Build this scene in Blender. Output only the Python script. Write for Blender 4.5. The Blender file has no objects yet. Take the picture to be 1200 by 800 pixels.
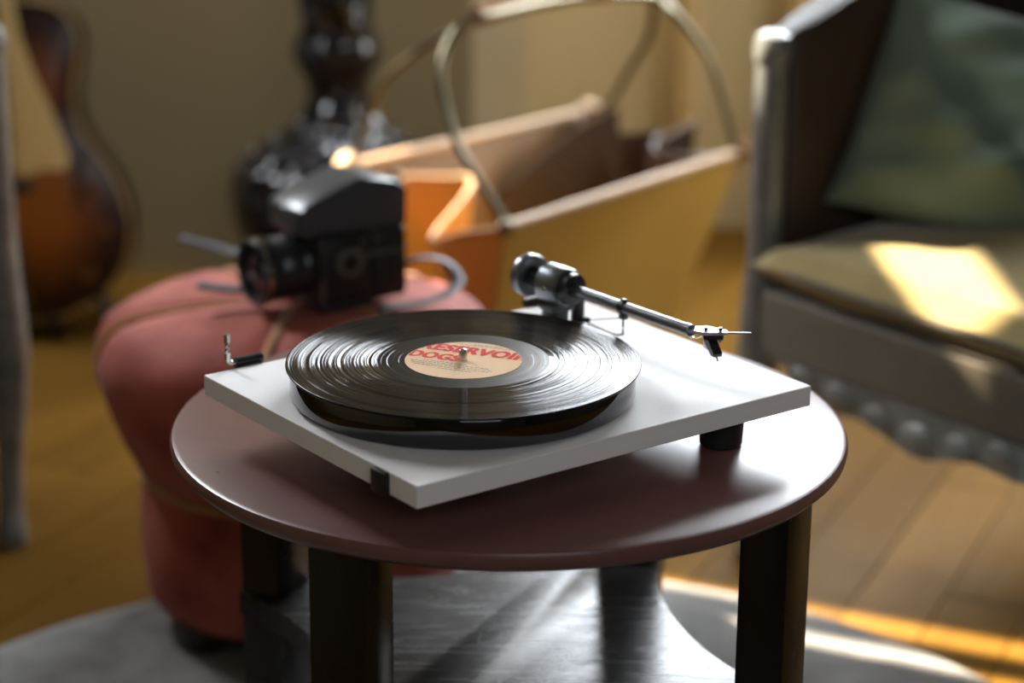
import bpy, bmesh, math, random
from mathutils import Vector, Matrix
random.seed(7)
PI = math.pi
S = bpy.context.scene
COL = S.collection

# ------------------------------------------------------------------ camera, world, lights, exposure
PITCH, ROLL = 0.306303, 0.007894
CAM = Vector((-0.002, -1.873, 1.168))
fw = Vector((0, math.cos(PITCH), -math.sin(PITCH)))
r0 = Vector((1, 0, 0)); u0 = r0.cross(fw)
r2 = math.cos(ROLL) * r0 + math.sin(ROLL) * u0
u2 = -math.sin(ROLL) * r0 + math.cos(ROLL) * u0
cd = bpy.data.cameras.new('camera'); co = bpy.data.objects.new('camera', cd); COL.objects.link(co)
m = Matrix.Identity(4)
for i in range(3):
    m[i][0], m[i][1], m[i][2], m[i][3] = r2[i], u2[i], -fw[i], CAM[i]
co.matrix_world = m
cd.sensor_width = 36; cd.lens = 77.35; cd.clip_start = 0.05
cd.dof.use_dof = True; cd.dof.aperture_fstop = 2.5
cd.dof.focus_distance = (Vector((-0.02, -0.13, 0.59)) - CAM).dot(fw)
cd.dof.aperture_blades = 0
S.camera = co
S.view_settings.view_transform = 'Standard'; S.view_settings.look = 'None'
S.view_settings.gamma = 1; S.view_settings.use_curve_mapping = False
S.view_settings.exposure = 0.26

w = bpy.data.worlds.new('sky'); S.world = w; w.use_nodes = True
w.node_tree.nodes['Background'].inputs[0].default_value = (0.75, 0.87, 1.0, 1)
w.node_tree.nodes['Background'].inputs[1].default_value = 1.0

def light(name, kind, energy, color, loc, direction, **kw):
    d = bpy.data.lights.new(name, kind); d.energy = energy; d.color = color
    for k, v in kw.items(): setattr(d, k, v)
    o = bpy.data.objects.new(name, d); COL.objects.link(o); o.location = loc
    o.rotation_euler = Vector(direction).to_track_quat('-Z', 'Z').to_euler()
    return o
SUN_T = 1.0                                   # tangent of the sun's elevation
SUN_D = Vector((0.913, -0.408, -SUN_T))
light('sun', 'SUN', 34, (1, 0.86, 0.66), (-4, 3, 5), SUN_D, angle=0.009)
# daylight in the window openings; the rear lamp is added fill
light('daylight_back', 'AREA', 62, (0.88, 0.94, 1.0), (0.77, 2.61, 1.56), (-.08, -1, -.38), shape='RECTANGLE', size=1.35, size_y=1.2, spread=2.3)
light('daylight_left', 'AREA', 56, (0.92, 0.95, 1.0), (-1.66, 1.88, 2.10), (1, -.4, -.55), shape='RECTANGLE', size=.65, size_y=1.1, spread=2.3)
light('daylight_right', 'AREA', 22, (1.0, 0.96, 0.88), (2.56, 1.75, 1.55), (-1, .12, -.35), shape='RECTANGLE', size=1.2, size_y=1.2, spread=2.3)
light('fill_rear', 'AREA', 8, (0.95, 0.97, 1.0), (.7, -3.12, 2.15), (0, 1, -.3), shape='RECTANGLE', size=1.6, size_y=1.0, spread=2.3)  # fill lamp behind the viewpoint, added to brighten the front faces

# ------------------------------------------------------------------ helpers
def link(o): COL.objects.link(o); return o
def thing(name, label, cat, loc=(0, 0, 0), rotz=0, group=None):
    o = link(bpy.data.objects.new(name, None)); o.location = loc; o.rotation_euler = (0, 0, rotz)
    o.empty_display_size = 0.05
    o['label'] = label; o['category'] = cat
    if group: o['group'] = group
    return o
def tag(o, label, cat, group=None):
    o['label'] = label; o['category'] = cat
    if group: o['group'] = group
    return o
def obj(name, bm, mat, parent=None, smooth=True, label=None, kind=None, loc=None, angle=40):
    me = bpy.data.meshes.new(name)
    bmesh.ops.recalc_face_normals(bm, faces=bm.faces)
    if smooth:
        for f in bm.faces: f.smooth = True
        lim = math.radians(angle)
        for e in bm.edges:
            if len(e.link_faces) == 2 and e.calc_face_angle(0) > lim: e.smooth = False
    bm.to_mesh(me); bm.free()
    me.materials.append(mat)
    o = link(bpy.data.objects.new(name, me))
    if parent: o.parent = parent
    if label: o['label'] = label
    if kind: o['kind'] = kind
    if loc: o.location = loc
    return o
def BM(): return bmesh.new()
def box(bm, x0, x1, y0, y1, z0, z1, bev=0.0, seg=2, mtx=None):
    r = bmesh.ops.create_cube(bm, size=1.0)
    vs = r['verts']
    for v in vs:
        v.co = Vector((x0 + (v.co.x + .5) * (x1 - x0), y0 + (v.co.y + .5) * (y1 - y0), z0 + (v.co.z + .5) * (z1 - z0)))
    if bev:
        es = list({e for v in vs for e in v.link_edges})
        q = bmesh.ops.bevel(bm, geom=es, offset=bev, segments=seg, profile=0.5, affect='EDGES')
        vs = list({v for f in q['faces'] for v in f.verts} | {v for v in vs if v.is_valid})
    if mtx is not None: bmesh.ops.transform(bm, matrix=mtx, verts=[v for v in vs if v.is_valid])
    return bm
def lathe(bm, prof, n=64, mtx=None, fn=None):
    rings = []
    for (r, z) in prof:
        if r < 1e-6:
            rings.append([bm.verts.new((0, 0, z))])
        else:
            ring = []
            for k in range(n):
                a = 2 * PI * k / n
                rr, zz = (r, z) if fn is None else fn(r, z, a)
                ring.append(bm.verts.new((rr * math.cos(a), rr * math.sin(a), zz)))
            rings.append(ring)
    for A, B in zip(rings, rings[1:]):
        if len(A) == 1 and len(B) == 1: continue
        for k in range(n):
            k2 = (k + 1) % n
            if len(A) == 1: bm.faces.new((A[0], B[k], B[k2]))
            elif len(B) == 1: bm.faces.new((A[k], A[k2], B[0]))
            else: bm.faces.new((A[k], A[k2], B[k2], B[k]))
    vs = [v for R in rings for v in R]
    if mtx is not None: bmesh.ops.transform(bm, matrix=mtx, verts=vs)
    return bm
def smooth_path(pts, n=6):
    P = [Vector(p) for p in pts]; out = []
    for i in range(len(P) - 1):
        a = P[max(i - 1, 0)]; b = P[i]; c = P[i + 1]; d = P[min(i + 2, len(P) - 1)]
        for k in range(n):
            t = k / n
            out.append(0.5 * ((2 * b) + (c - a) * t + (2 * a - 5 * b + 4 * c - d) * t * t + (3 * b - a - 3 * c + d) * t ** 3))
    out.append(P[-1]); return out
def tube(bm, pts, r, n=10, flat=1.0, up=(0, 0, 1), radii=None):
    P = [Vector(p) for p in pts]; rings = []
    for i, p in enumerate(P):
        t = (P[min(i + 1, len(P) - 1)] - P[max(i - 1, 0)]).normalized()
        U = Vector(up)
        s = t.cross(U)
        if s.length < 1e-3: s = t.cross(Vector((0, 1, 0)))
        s.normalize(); v = s.cross(t).normalized()
        R = radii[i] if radii else r
        rings.append([bm.verts.new(p + s * R * math.cos(2 * PI * k / n) + v * R * flat * math.sin(2 * PI * k / n)) for k in range(n)])
    for A, B in zip(rings, rings[1:]):
        for k in range(n): bm.faces.new((A[k], A[(k + 1) % n], B[(k + 1) % n], B[k]))
    bm.faces.new(rings[0][::-1]); bm.faces.new(rings[-1])
    return bm
def prism(bm, poly, z0, z1, bev=0.0, seg=2, mtx=None):
    A = [bm.verts.new((x, y, z0)) for x, y in poly]; B = [bm.verts.new((x, y, z1)) for x, y in poly]
    n = len(poly); fs = [bm.faces.new(A[::-1]), bm.faces.new(B)]
    for k in range(n): fs.append(bm.faces.new((A[k], A[(k + 1) % n], B[(k + 1) % n], B[k])))
    vs = A + B
    if bev:
        es = list({e for f in fs[:2] for e in f.edges})
        q = bmesh.ops.bevel(bm, geom=es, offset=bev, segments=seg, profile=0.5, affect='EDGES')
        vs = list({v for f in bm.faces for v in f.verts})
    if mtx is not None: bmesh.ops.transform(bm, matrix=mtx, verts=vs)
    return bm
def axis_mtx(p0, p1):
    p0, p1 = Vector(p0), Vector(p1)
    return Matrix.Translation(p0) @ (p1 - p0).to_track_quat('Z', 'Y').to_matrix().to_4x4()
def cyl(bm, p0, p1, r, n=32, bev=0.0):
    L = (Vector(p1) - Vector(p0)).length
    if bev: prof = [(0, 0), (r - bev, 0), (r, bev), (r, L - bev), (r - bev, L), (0, L)]
    else: prof = [(0, 0), (r, 0), (r, L), (0, L)]
    return lathe(bm, prof, n, axis_mtx(p0, p1))
def sheet(bm, rows, thick):
    """grid of points given a thickness along its normals"""
    R, Cn = len(rows), len(rows[0]); P = [[Vector(p) for p in r] for r in rows]; N = []
    for i in range(R):
        nr = []
        for j in range(Cn):
            a = P[min(i + 1, R - 1)][j] - P[max(i - 1, 0)][j]; b = P[i][min(j + 1, Cn - 1)] - P[i][max(j - 1, 0)]
            nr.append(a.cross(b).normalized())
        N.append(nr)
    A = [[bm.verts.new(P[i][j] + N[i][j] * thick / 2) for j in range(Cn)] for i in range(R)]
    B = [[bm.verts.new(P[i][j] - N[i][j] * thick / 2) for j in range(Cn)] for i in range(R)]
    for i in range(R - 1):
        for j in range(Cn - 1):
            bm.faces.new((A[i][j], A[i][j + 1], A[i + 1][j + 1], A[i + 1][j]))
            bm.faces.new((B[i][j], B[i + 1][j], B[i + 1][j + 1], B[i][j + 1]))
    for i in range(R - 1):
        for j in (0, Cn - 1): bm.faces.new((A[i][j], A[i + 1][j], B[i + 1][j], B[i][j]))
    for j in range(Cn - 1):
        for i in (0, R - 1): bm.faces.new((A[i][j], A[i][j + 1], B[i][j + 1], B[i][j]))
    return bm
def hnoise(x, y, s=0):
    return (math.sin(x * 1.7 + y * 2.3 + s) + math.sin(x * 3.1 - y * 1.9 + 2.1 * s) * .6 + math.sin(-x * 2.3 + y * 4.7 + 1.3 * s) * .4) / 2
def cushion(bm, wx, wy, h, n=28, edge=0.35, wr=0.0, seed=0, pw=2.6, square=3.5):
    """an inflated pillow centred on the origin, wx by wy, h thick in the middle"""
    def pt(i, j, sgn):
        a = -1 + 2 * i / n; b = -1 + 2 * j / n
        k = max(0.0, (1 - abs(a) ** pw)) ** edge * max(0.0, (1 - abs(b) ** pw)) ** edge
        pin = 1 - 0.10 * (1 - abs(b) ** 2) * 0 - 0.045 * (1 - abs(a) ** square) * abs(b) ** 3
        pin2 = 1 - 0.045 * (1 - abs(b) ** square) * abs(a) ** 3
        z = sgn * h / 2 * k + (wr * hnoise(a * 3.2, b * 3.2, seed) * k)
        return Vector((a * wx / 2 * pin2, b * wy / 2 * pin, z))
    T = [[bm.verts.new(pt(i, j, 1)) for j in range(n + 1)] for i in range(n + 1)]
    B = [[T[i][j] if i in (0, n) or j in (0, n) else bm.verts.new(pt(i, j, -1)) for j in range(n + 1)] for i in range(n + 1)]
    for i in range(n):
        for j in range(n):
            bm.faces.new((T[i][j], T[i + 1][j], T[i + 1][j + 1], T[i][j + 1]))
            q = (B[i][j], B[i][j + 1], B[i + 1][j + 1], B[i + 1][j])
            if len(set(q)) == 4:
                try: bm.faces.new(q)
                except ValueError: pass
    return bm
def copy_tree(o, parent=None):
    c = o.copy(); COL.objects.link(c)
    if parent: c.parent = parent
    for ch in list(o.children): copy_tree(ch, c)
    return c

# ------------------------------------------------------------------ materials
def lin(r, g, b):
    f = lambda c: (c / 255 / 12.92) if c / 255 <= .04045 else ((c / 255 + .055) / 1.055) ** 2.4
    return (f(r), f(g), f(b), 1)
class M:
    def __init__(s, name, col, rough=0.5, metal=0.0, **kw):
        s.m = bpy.data.materials.new(name); s.m.use_nodes = True; s.t = s.m.node_tree
        s.b = s.t.nodes['Principled BSDF']
        s.b.inputs['Base Color'].default_value = col if len(col) == 4 else (*col, 1)
        s.b.inputs['Roughness'].default_value = rough; s.b.inputs['Metallic'].default_value = metal
        for k, v in kw.items(): s.b.inputs[k.replace('_', ' ')].default_value = v
    def n(s, typ, **kw):
        o = s.t.nodes.new(typ)
        for k, v in kw.items():
            if hasattr(o, k): setattr(o, k, v)
            else: o.inputs[k.replace('_', ' ')].default_value = v
        return o
    def l(s, a, b): s.t.links.new(a, b)
    def coord(s, scale=(1, 1, 1), rot=(0, 0, 0), out='Object'):
        tc = s.n('ShaderNodeTexCoord'); mp = s.n('ShaderNodeMapping')
        mp.inputs['Scale'].default_value = scale; mp.inputs['Rotation'].default_value = rot
        s.l(tc.outputs[out], mp.inputs[0]); return mp.outputs[0]
    def noise(s, vec, scale=5, detail=4, rough=.6, dist=0):
        o = s.n('ShaderNodeTexNoise'); o.inputs['Scale'].default_value = scale; o.inputs['Detail'].default_value = detail
        o.inputs['Roughness'].default_value = rough; o.inputs['Distortion'].default_value = dist
        s.l(vec, o.inputs['Vector']); return o.outputs['Fac']
    def ramp(s, fac, stops):
        o = s.n('ShaderNodeValToRGB'); e = o.color_ramp.elements
        while len(e) < len(stops): e.new(0.5)
        for k, (p, c) in enumerate(stops): e[k].position = p; e[k].color = c if len(c) == 4 else (*c, 1)
        s.l(fac, o.inputs[0]); return o.outputs[0]
    def bump(s, h, strength=.3, dist=.002):
        o = s.n('ShaderNodeBump'); o.inputs['Strength'].default_value = strength; o.inputs['Distance'].default_value = dist
        s.l(h, o.inputs['Height']); s.l(o.outputs[0], s.b.inputs['Normal']); return o
    def color(s, c): s.l(c, s.b.inputs['Base Color'])
    def rough(s, c): s.l(c, s.b.inputs['Roughness'])
def g3(v): return (v, v, v, 1)
def fabric(name, c1, c2, scale=6, bumps=180, rough=.85, sheen=.3, bstr=.25):
    k = M(name, c1, rough); v = k.coord()
    k.color(k.ramp(k.noise(v, scale, 5, .6, .4), [(.35, c1), (.65, c2)]))
    k.bump(k.noise(v, bumps, 2), bstr, .001)
    k.b.inputs['Sheen Weight'].default_value = sheen; k.b.inputs['Sheen Roughness'].default_value = .5
    return k.m
def wood(name, c1, c2, scale=(30, 3, 30), rough=.35, rv=.12, bstr=.08, sc=1.0, ior=1.5, rand=0.0):
    k = M(name, c1, rough, IOR=ior); v = k.coord(scale)
    n1 = k.noise(v, sc, 6, .65, .6)
    c = k.ramp(n1, [(.1, c1), (.9, c2)])
    if rand:
        oi = k.n('ShaderNodeObjectInfo'); hs = k.n('ShaderNodeHueSaturation')
        mr = k.n('ShaderNodeMapRange'); mr.inputs['To Min'].default_value = 1 - rand; mr.inputs['To Max'].default_value = 1 + rand
        k.l(oi.outputs['Random'], mr.inputs[0]); k.l(mr.outputs[0], hs.inputs['Value']); k.l(c, hs.inputs['Color']); c = hs.outputs[0]
    k.color(c)
    k.rough(k.ramp(k.noise(k.coord((6, 6, 6)), 1.5, 4), [(.1, g3(rough - 1.6 * rv)), (.9, g3(rough + 1.6 * rv))]))
    k.bump(n1, bstr, .001); return k.m

m_plinth = M('matte_white_lacquer', lin(244, 242, 241), .65, Specular_IOR_Level=.12)
m_plinth.bump(m_plinth.noise(m_plinth.coord(), 900, 2), .06, .0004); m_plinth = m_plinth.m
m_black = M('black_plastic', (.012, .012, .013), .35).m
m_rubber = M('black_rubber', (.01, .01, .01), .6).m
m_chrome = M('chrome', (.85, .85, .83), .08, 1).m
m_steel = M('brushed_steel', (.75, .73, .68), .25, 1).m
m_armgrey = M('satin_graphite_metal', (.20, .215, .235), .33, .85).m
m_armmetal = M('anodised_grey_metal', (.22, .24, .265), .28, .9).m
m_platter = M('polished_black_metal', (.10, .10, .108), .05, 1).m
m_cartridge = M('cartridge_black', (.015, .015, .017), .25).m
m_headshell = M('headshell_grey', (.55, .56, .60), .3, .85).m

def vinyl():
    k = M('black_vinyl', (.007, .007, .008), .17, IOR=1.5, Specular_IOR_Level=.22)
    tc = k.n('ShaderNodeTexCoord'); ln = k.n('ShaderNodeVectorMath', operation='LENGTH')
    mu = k.n('ShaderNodeVectorMath', operation='MULTIPLY'); mu.inputs[1].default_value = (1, 1, 0)
    k.l(tc.outputs['Object'], mu.inputs[0]); k.l(mu.outputs[0], ln.inputs[0])
    r = ln.outputs['Value']
    def math_(op, a, b=None):
        o = k.n('ShaderNodeMath', operation=op)
        for i_, x in enumerate((a, b)):
            if x is None: continue
            if isinstance(x, (int, float)): o.inputs[i_].default_value = x
            else: k.l(x, o.inputs[i_])
        return o.outputs[0]
    def n1d(scale, detail):
        o = k.n('ShaderNodeTexNoise', noise_dimensions='1D'); o.inputs['Scale'].default_value = scale; o.inputs['Detail'].default_value = detail
        k.l(r, o.inputs['W']); return o.outputs['Fac']
    # the cut band lies between the run-out and the lip; its groove walls tilt the normal radially
    gm = math_('MULTIPLY', math_('GREATER_THAN', r, .0735), math_('LESS_THAN', r, .1493))
    ro = math_('MULTIPLY', math_('MULTIPLY', math_('LESS_THAN', math_('FRACT', math_('MULTIPLY', r, 200.0)), .05), math_('LESS_THAN', r, .0735)), math_('GREATER_THAN', r, .0505))
    gm = math_('MAXIMUM', gm, ro)
    wn = k.n('ShaderNodeTexWhiteNoise', noise_dimensions='1D'); k.l(math_('FLOOR', math_('MULTIPLY', r, 9000.0)), wn.inputs['W'])
    slope = math_('MULTIPLY', math_('SUBTRACT', wn.outputs['Value'], .5), 1.0)
    band = k.n('ShaderNodeMapRange'); band.inputs['From Min'].default_value = .35; band.inputs['From Max'].default_value = .65
    band.inputs['To Min'].default_value = .55; band.inputs['To Max'].default_value = 1.15; k.l(n1d(420, 3), band.inputs[0])
    slope = math_('MULTIPLY', math_('MULTIPLY', slope, band.outputs[0]), gm)
    nr = k.n('ShaderNodeVectorMath', operation='NORMALIZE'); k.l(mu.outputs[0], nr.inputs[0])
    sc = k.n('ShaderNodeVectorMath', operation='SCALE'); k.l(nr.outputs[0], sc.inputs[0]); k.l(slope, sc.inputs['Scale'])
    vt = k.n('ShaderNodeVectorTransform', vector_type='VECTOR', convert_from='OBJECT', convert_to='WORLD'); k.l(sc.outputs[0], vt.inputs[0])
    ge = k.n('ShaderNodeNewGeometry'); ad = k.n('ShaderNodeVectorMath', operation='ADD'); k.l(ge.outputs['Normal'], ad.inputs[0]); k.l(vt.outputs[0], ad.inputs[1])
    no = k.n('ShaderNodeVectorMath', operation='NORMALIZE'); k.l(ad.outputs[0], no.inputs[0])
    k.l(no.outputs[0], k.b.inputs['Normal'])
    k.rough(math_('SUBTRACT', .20, math_('MULTIPLY', gm, .09)))
    return k.m
m_vinyl = vinyl()
m_label = M('cream_paper', lin(222, 186, 146), .8, Specular_IOR_Level=.15).m
m_red = M('red_ink', lin(206, 42, 32), .8, Specular_IOR_Level=.15).m
m_ink = M('dark_ink', lin(80, 66, 56), .5).m

m_tabletop = wood('mahogany_stained_top', lin(108, 74, 68), lin(122, 86, 80), (3, 42, 42), .31, .04, .05)
m_tableleg = wood('dark_stained_wood', lin(15, 12, 11), lin(22, 17, 15), (40, 40, 4), .26, .08, .08)
def shelfmat():
    k = M('worn_black_lacquer', (.03, .028, .027), .25, Specular_IOR_Level=.15)
    v = k.coord(); n1 = k.noise(k.coord((8, 60, 8)), 1, 6, .7, 1.2); n2 = k.noise(v, 14, 6, .7, .5)
    k.color(k.ramp(n2, [(.4, (.016, .015, .015)), (.75, (.038, .036, .035))]))
    k.rough(k.ramp(n1, [(.3, g3(.16)), (.75, g3(.36))]))
    vo = k.n('ShaderNodeTexVoronoi', feature='DISTANCE_TO_EDGE'); vo.inputs['Scale'].default_value = 16
    mp = k.n('ShaderNodeVectorMath', operation='ADD'); nn = k.n('ShaderNodeTexNoise'); nn.inputs['Scale'].default_value = 9
    k.l(v, nn.inputs['Vector']); k.l(nn.outputs['Color'], mp.inputs[0]); k.l(v, mp.inputs[1]); k.l(mp.outputs[0], vo.inputs['Vector'])
    k.bump(k.ramp(vo.outputs['Distance'], [(0, g3(0)), (.008, g3(1))]), .12, .0004)
    return k.m
m_shelf = shelfmat()
def poufmat():
    k = M('salmon_red_damask', lin(170, 78, 66), .8); v = k.coord()
    vo = k.n('ShaderNodeTexVoronoi'); vo.inputs['Scale'].default_value = 11; k.l(v, vo.inputs['Vector'])
    nz = k.noise(v, 16, 5, .65, 1.4)
    mm = k.n('ShaderNodeMath', operation='MULTIPLY'); k.l(nz, mm.inputs[0]); k.l(vo.outputs['Distance'], mm.inputs[1])
    k.color(k.ramp(mm.outputs[0], [(.0, lin(112, 38, 28)), (.06, lin(136, 50, 37)), (.14, lin(148, 60, 45)), (.3, lin(166, 80, 62))]))
    k.bump(nz, .35, .004)
    k.b.inputs['Sheen Weight'].default_value = .06
    return k.m
m_pouf = poufmat()
m_cord = fabric('tan_cord', lin(164, 112, 66), lin(182, 128, 78), 40, 400)
m_darkwood = wood('near_black_wood', lin(36, 27, 24), lin(48, 36, 30))
m_camleather = M('black_leatherette', (.012, .012, .013), .42)
m_camleather.bump(m_camleather.noise(m_camleather.coord(), 500, 3), .4, .0008); m_camleather = m_camleather.m
m_cammetal = M('black_enamel', (.02, .021, .024), .28).m
m_camgloss = M('grey_black_enamel', (.05, .053, .06), .3).m
m_glass = M('coated_glass', (.02, .012, .02), .04, IOR=1.7).m
m_strap = M('blue_black_webbing', (.014, .017, .026), .5).m
m_knob_ring = M('worn_grey_trim', (.18, .17, .16), .4, .6).m
def lampmat():
    k = M('black_glazed_relief', (.010, .010, .012), .16); v = k.coord()
    vo = k.n('ShaderNodeTexVoronoi', feature='SMOOTH_F1'); vo.inputs['Scale'].default_value = 24; k.l(v, vo.inputs['Vector'])
    k.bump(vo.outputs['Distance'], 1.0, .035); return k.m
m_lamp = lampmat()
def leather(name, c1, c2, rough=.45, sss=0):
    k = M(name, c1, rough); v = k.coord()
    k.color(k.ramp(k.noise(v, 7, 5, .6), [(.3, c1), (.7, c2)])); k.bump(k.noise(v, 160, 3), .2, .001); return k.m
def thin_leather(name, c1, c2):
    m_ = leather(name, c1, c2, .55); t_ = m_.node_tree; b_ = t_.nodes['Principled BSDF']; o_ = t_.nodes['Material Output']
    tr = t_.nodes.new('ShaderNodeBsdfTranslucent'); tr.inputs[0].default_value = lin(205, 120, 24); mx = t_.nodes.new('ShaderNodeMixShader'); mx.inputs[0].default_value = .28
    t_.links.new(b_.outputs[0], mx.inputs[1]); t_.links.new(tr.outputs[0], mx.inputs[2]); t_.links.new(mx.outputs[0], o_.inputs[0]); return m_
m_ochre = thin_leather('ochre_leather', lin(166, 128, 58), lin(178, 140, 68))
m_ochre2 = leather('thick_ochre_leather', lin(184, 148, 70), lin(196, 160, 80), .5)
m_cognac = leather('cognac_leather', lin(118, 82, 32), lin(136, 96, 40), .5)
m_brownlth = leather('dark_brown_leather', lin(58, 38, 26), lin(72, 48, 32), .42)
m_edge = leather('pale_leather_edge', lin(196, 160, 120), lin(206, 172, 130), .5)
m_brass = M('aged_brass', (.17, .15, .095), .32, 1).m
m_grip = wood('reddish_brown_grip', lin(128, 82, 48), lin(146, 96, 58), (10, 10, 10), .8, .05, .08, 1.0, 1.3)
m_silver = M('silver_grey_paint', lin(140, 142, 138), .36, .2); _v = m_silver.coord()
m_silver.color(m_silver.ramp(m_silver.noise(_v, 18, 6, .7), [(.35, lin(98, 102, 99)), (.65, lin(134, 136, 130))]))
m_silver.bump(m_silver.noise(_v, 40, 4), .3, .003); m_silver = m_silver.m
m_chairlth = leather('chocolate_leather', lin(50, 38, 27), lin(62, 46, 32), .58)
m_seat = fabric('olive_brown_velvet', lin(132, 114, 56), lin(150, 130, 68), 7, 220, .75, .4)
m_rail = fabric('olive_upholstery', lin(58, 48, 21), lin(72, 60, 28), 9, 220, .7, .3)
m_pillow = fabric('dark_sage_cotton', lin(104, 122, 104), lin(118, 136, 118), 5, 260, .85, .25)
m_pickguard = M('cream_celluloid', lin(228, 204, 142), .35).m
m_amber = M('amber_knob', lin(110, 72, 36), .3).m
m_fret = M('ebony_board', (.02, .016, .013), .45).m
m_string = M('string_steel', (.6, .58, .5), .3, 1).m
m_binding = M('ivory_binding', lin(190, 160, 100), .4).m
def burst():
    k = M('sunburst_lacquer', (.2, .07, .02), .34)
    at = k.n('ShaderNodeAttribute', attribute_name='burst'); k.color(k.ramp(at.outputs['Fac'], [(0.0, lin(30, 14, 9)), (.3, lin(58, 27, 12)), (.62, lin(128, 72, 22)), (1, lin(176, 112, 40))]))
    return k.m
m_burst = burst()
m_guitarside = M('dark_mahogany_lacquer', lin(52, 22, 14), .2).m
m_wall = M('olive_buff_plaster', lin(142, 128, 94), .9); m_wall.bump(m_wall.noise(m_wall.coord(), 120, 3), .15, .002); m_wall = m_wall.m
m_wall2 = M('lightened_recess_plaster', lin(206, 190, 150), .9); m_wall2.bump(m_wall2.noise(m_wall2.coord(), 120, 3), .15, .002); m_wall2 = m_wall2.m  # paler base: part of the light on the recess wall is in its colour
m_ceil = M('smoke_brown_ceiling', lin(84, 74, 60), .9).m
m_walldark = M('dark_umber_plaster', lin(70, 60, 46), .9).m
m_trim = M('cream_painted_trim', lin(206, 180, 128), .5).m
m_winframe = M('white_painted_wood', lin(224, 220, 210), .4).m
m_plank = wood('honey_oak', lin(98, 69, 24), lin(120, 88, 36), (22, 1.6, 22), .50, .06, .1, 1.0, 1.22, .14); m_plank.node_tree.nodes['Principled BSDF'].inputs['Specular IOR Level'].default_value = .12
m_under = M('dark_subfloor', lin(50, 34, 18), .7).m
m_rug = fabric('grey_wool', lin(104, 103, 102), lin(130, 128, 125), 16, 300, .95, .2, .7)

# ------------------------------------------------------------------ room shell
XL, XR, YB1, YB2, YR, ZC = -1.70, 2.60, 2.25, 2.64, -3.20, 3.10
XC = 0.02
def struct(name, bm, mat, parent=None, smooth=False):
    o = obj(name, bm, mat, parent, smooth)
    if parent is None: o['kind'] = 'structure'
    return o
def wall_with_holes(name, mat, axis, at, t, u0_, u1_, z0, z1, holes):
    """axis 'x': wall on a plane x = at, spanning y; axis 'y': on y = at, spanning x; thickness from at to at + t"""
    us = sorted({u0_, u1_, *[h[0] for h in holes], *[h[1] for h in holes]})
    zs = sorted({z0, z1, *[h[2] for h in holes], *[h[3] for h in holes]})
    bm = BM(); a, b = min(at, at + t), max(at, at + t)
    solid = {}
    for i in range(len(us) - 1):
        for j in range(len(zs) - 1):
            cu, cz = (us[i] + us[i + 1]) / 2, (zs[j] + zs[j + 1]) / 2
            solid[i, j] = not any(h[0] < cu < h[1] and h[2] < cz < h[3] for h in holes)
    V = {}
    def vert(u, z, d):
        k = (u, z, d)
        if k not in V: V[k] = bm.verts.new((d, u, z) if axis == 'x' else (u, d, z))
        return V[k]
    for (i, j), s_ in solid.items():
        if not s_: continue
        A = [(us[i], zs[j]), (us[i + 1], zs[j]), (us[i + 1], zs[j + 1]), (us[i], zs[j + 1])]
        for d in (a, b): bm.faces.new([vert(*q, d) for q in A])
        for k, nb in enumerate([(i, j - 1), (i + 1, j), (i, j + 1), (i - 1, j)]):
            if not solid.get(nb, False):
                p, q = A[k], A[(k + 1) % 4]
                bm.faces.new((vert(*p, a), vert(*q, a), vert(*q, b), vert(*p, b)))
    return struct(name, bm, mat)

# floor: dark base and honey oak planks running obliquely across the room
bm = BM(); box(bm, XL, XR, YR, YB2, -.10, -.012); floor = struct('floor', bm, m_under)
def clip(poly, nx, ny, d):
    out = []
    for k in range(len(poly)):
        p, q = poly[k], poly[(k + 1) % len(poly)]
        a, b = p[0] * nx + p[1] * ny - d, q[0] * nx + q[1] * ny - d
        if a <= 0: out.append(p)
        if a * b < 0:
            t = a / (a - b); out.append((p[0] + (q[0] - p[0]) * t, p[1] + (q[1] - p[1]) * t))
    return out
ang = math.radians(66); dv = (math.cos(ang), math.sin(ang)); sv = (-dv[1], dv[0])
PWID, PLEN, nplank = 0.105, 1.05, 0
for i in range(-40, 41):
    off = (i * 0.377) % 1.0 * PLEN
    for j in range(-6, 7):
        c0, c1 = i * PWID + .0012, (i + 1) * PWID - .0012
        l0, l1 = j * PLEN + off + .001, (j + 1) * PLEN + off - .001
        P = [(dv[0] * l + sv[0] * c, dv[1] * l + sv[1] * c) for c, l in ((c0, l0), (c0, l1), (c1, l1), (c1, l0))]
        for a in ((-1, 0, -(XL + .002)), (1, 0, XR - .002), (0, -1, 1.2), (0, 1, YB2 - .002)):
            P = clip(P, *a)
            if len(P) < 3: break
        if len(P) < 3: continue
        cx = sum(p[0] for p in P) / len(P); cy = sum(p[1] for p in P) / len(P)
        if nplank >= 295: continue
        bmp = BM(); prism(bmp, [(p[0] - cx, p[1] - cy) for p in P], -.012, random.uniform(-.0006, .0006))
        # turn the grain with the plank
        bmesh.ops.rotate(bmp, verts=bmp.verts, cent=(0, 0, 0), matrix=Matrix.Rotation(-ang + PI / 2, 3, 'Z'))
        o = obj('floor_plank', bmp, m_plank, floor, False); o.location = (cx, cy, 0); o.rotation_euler = (0, 0, ang - PI / 2)
        nplank += 1
bm = BM(); box(bm, XL + .002, XR - .002, YR + .002, -1.202, -.012, 0)
struct('floor_boards', bm, m_plank, floor); 
bm = BM(); box(bm, XL, XR, YR, YB2, ZC, ZC + .1); struct('ceiling', bm, m_ceil)

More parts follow.
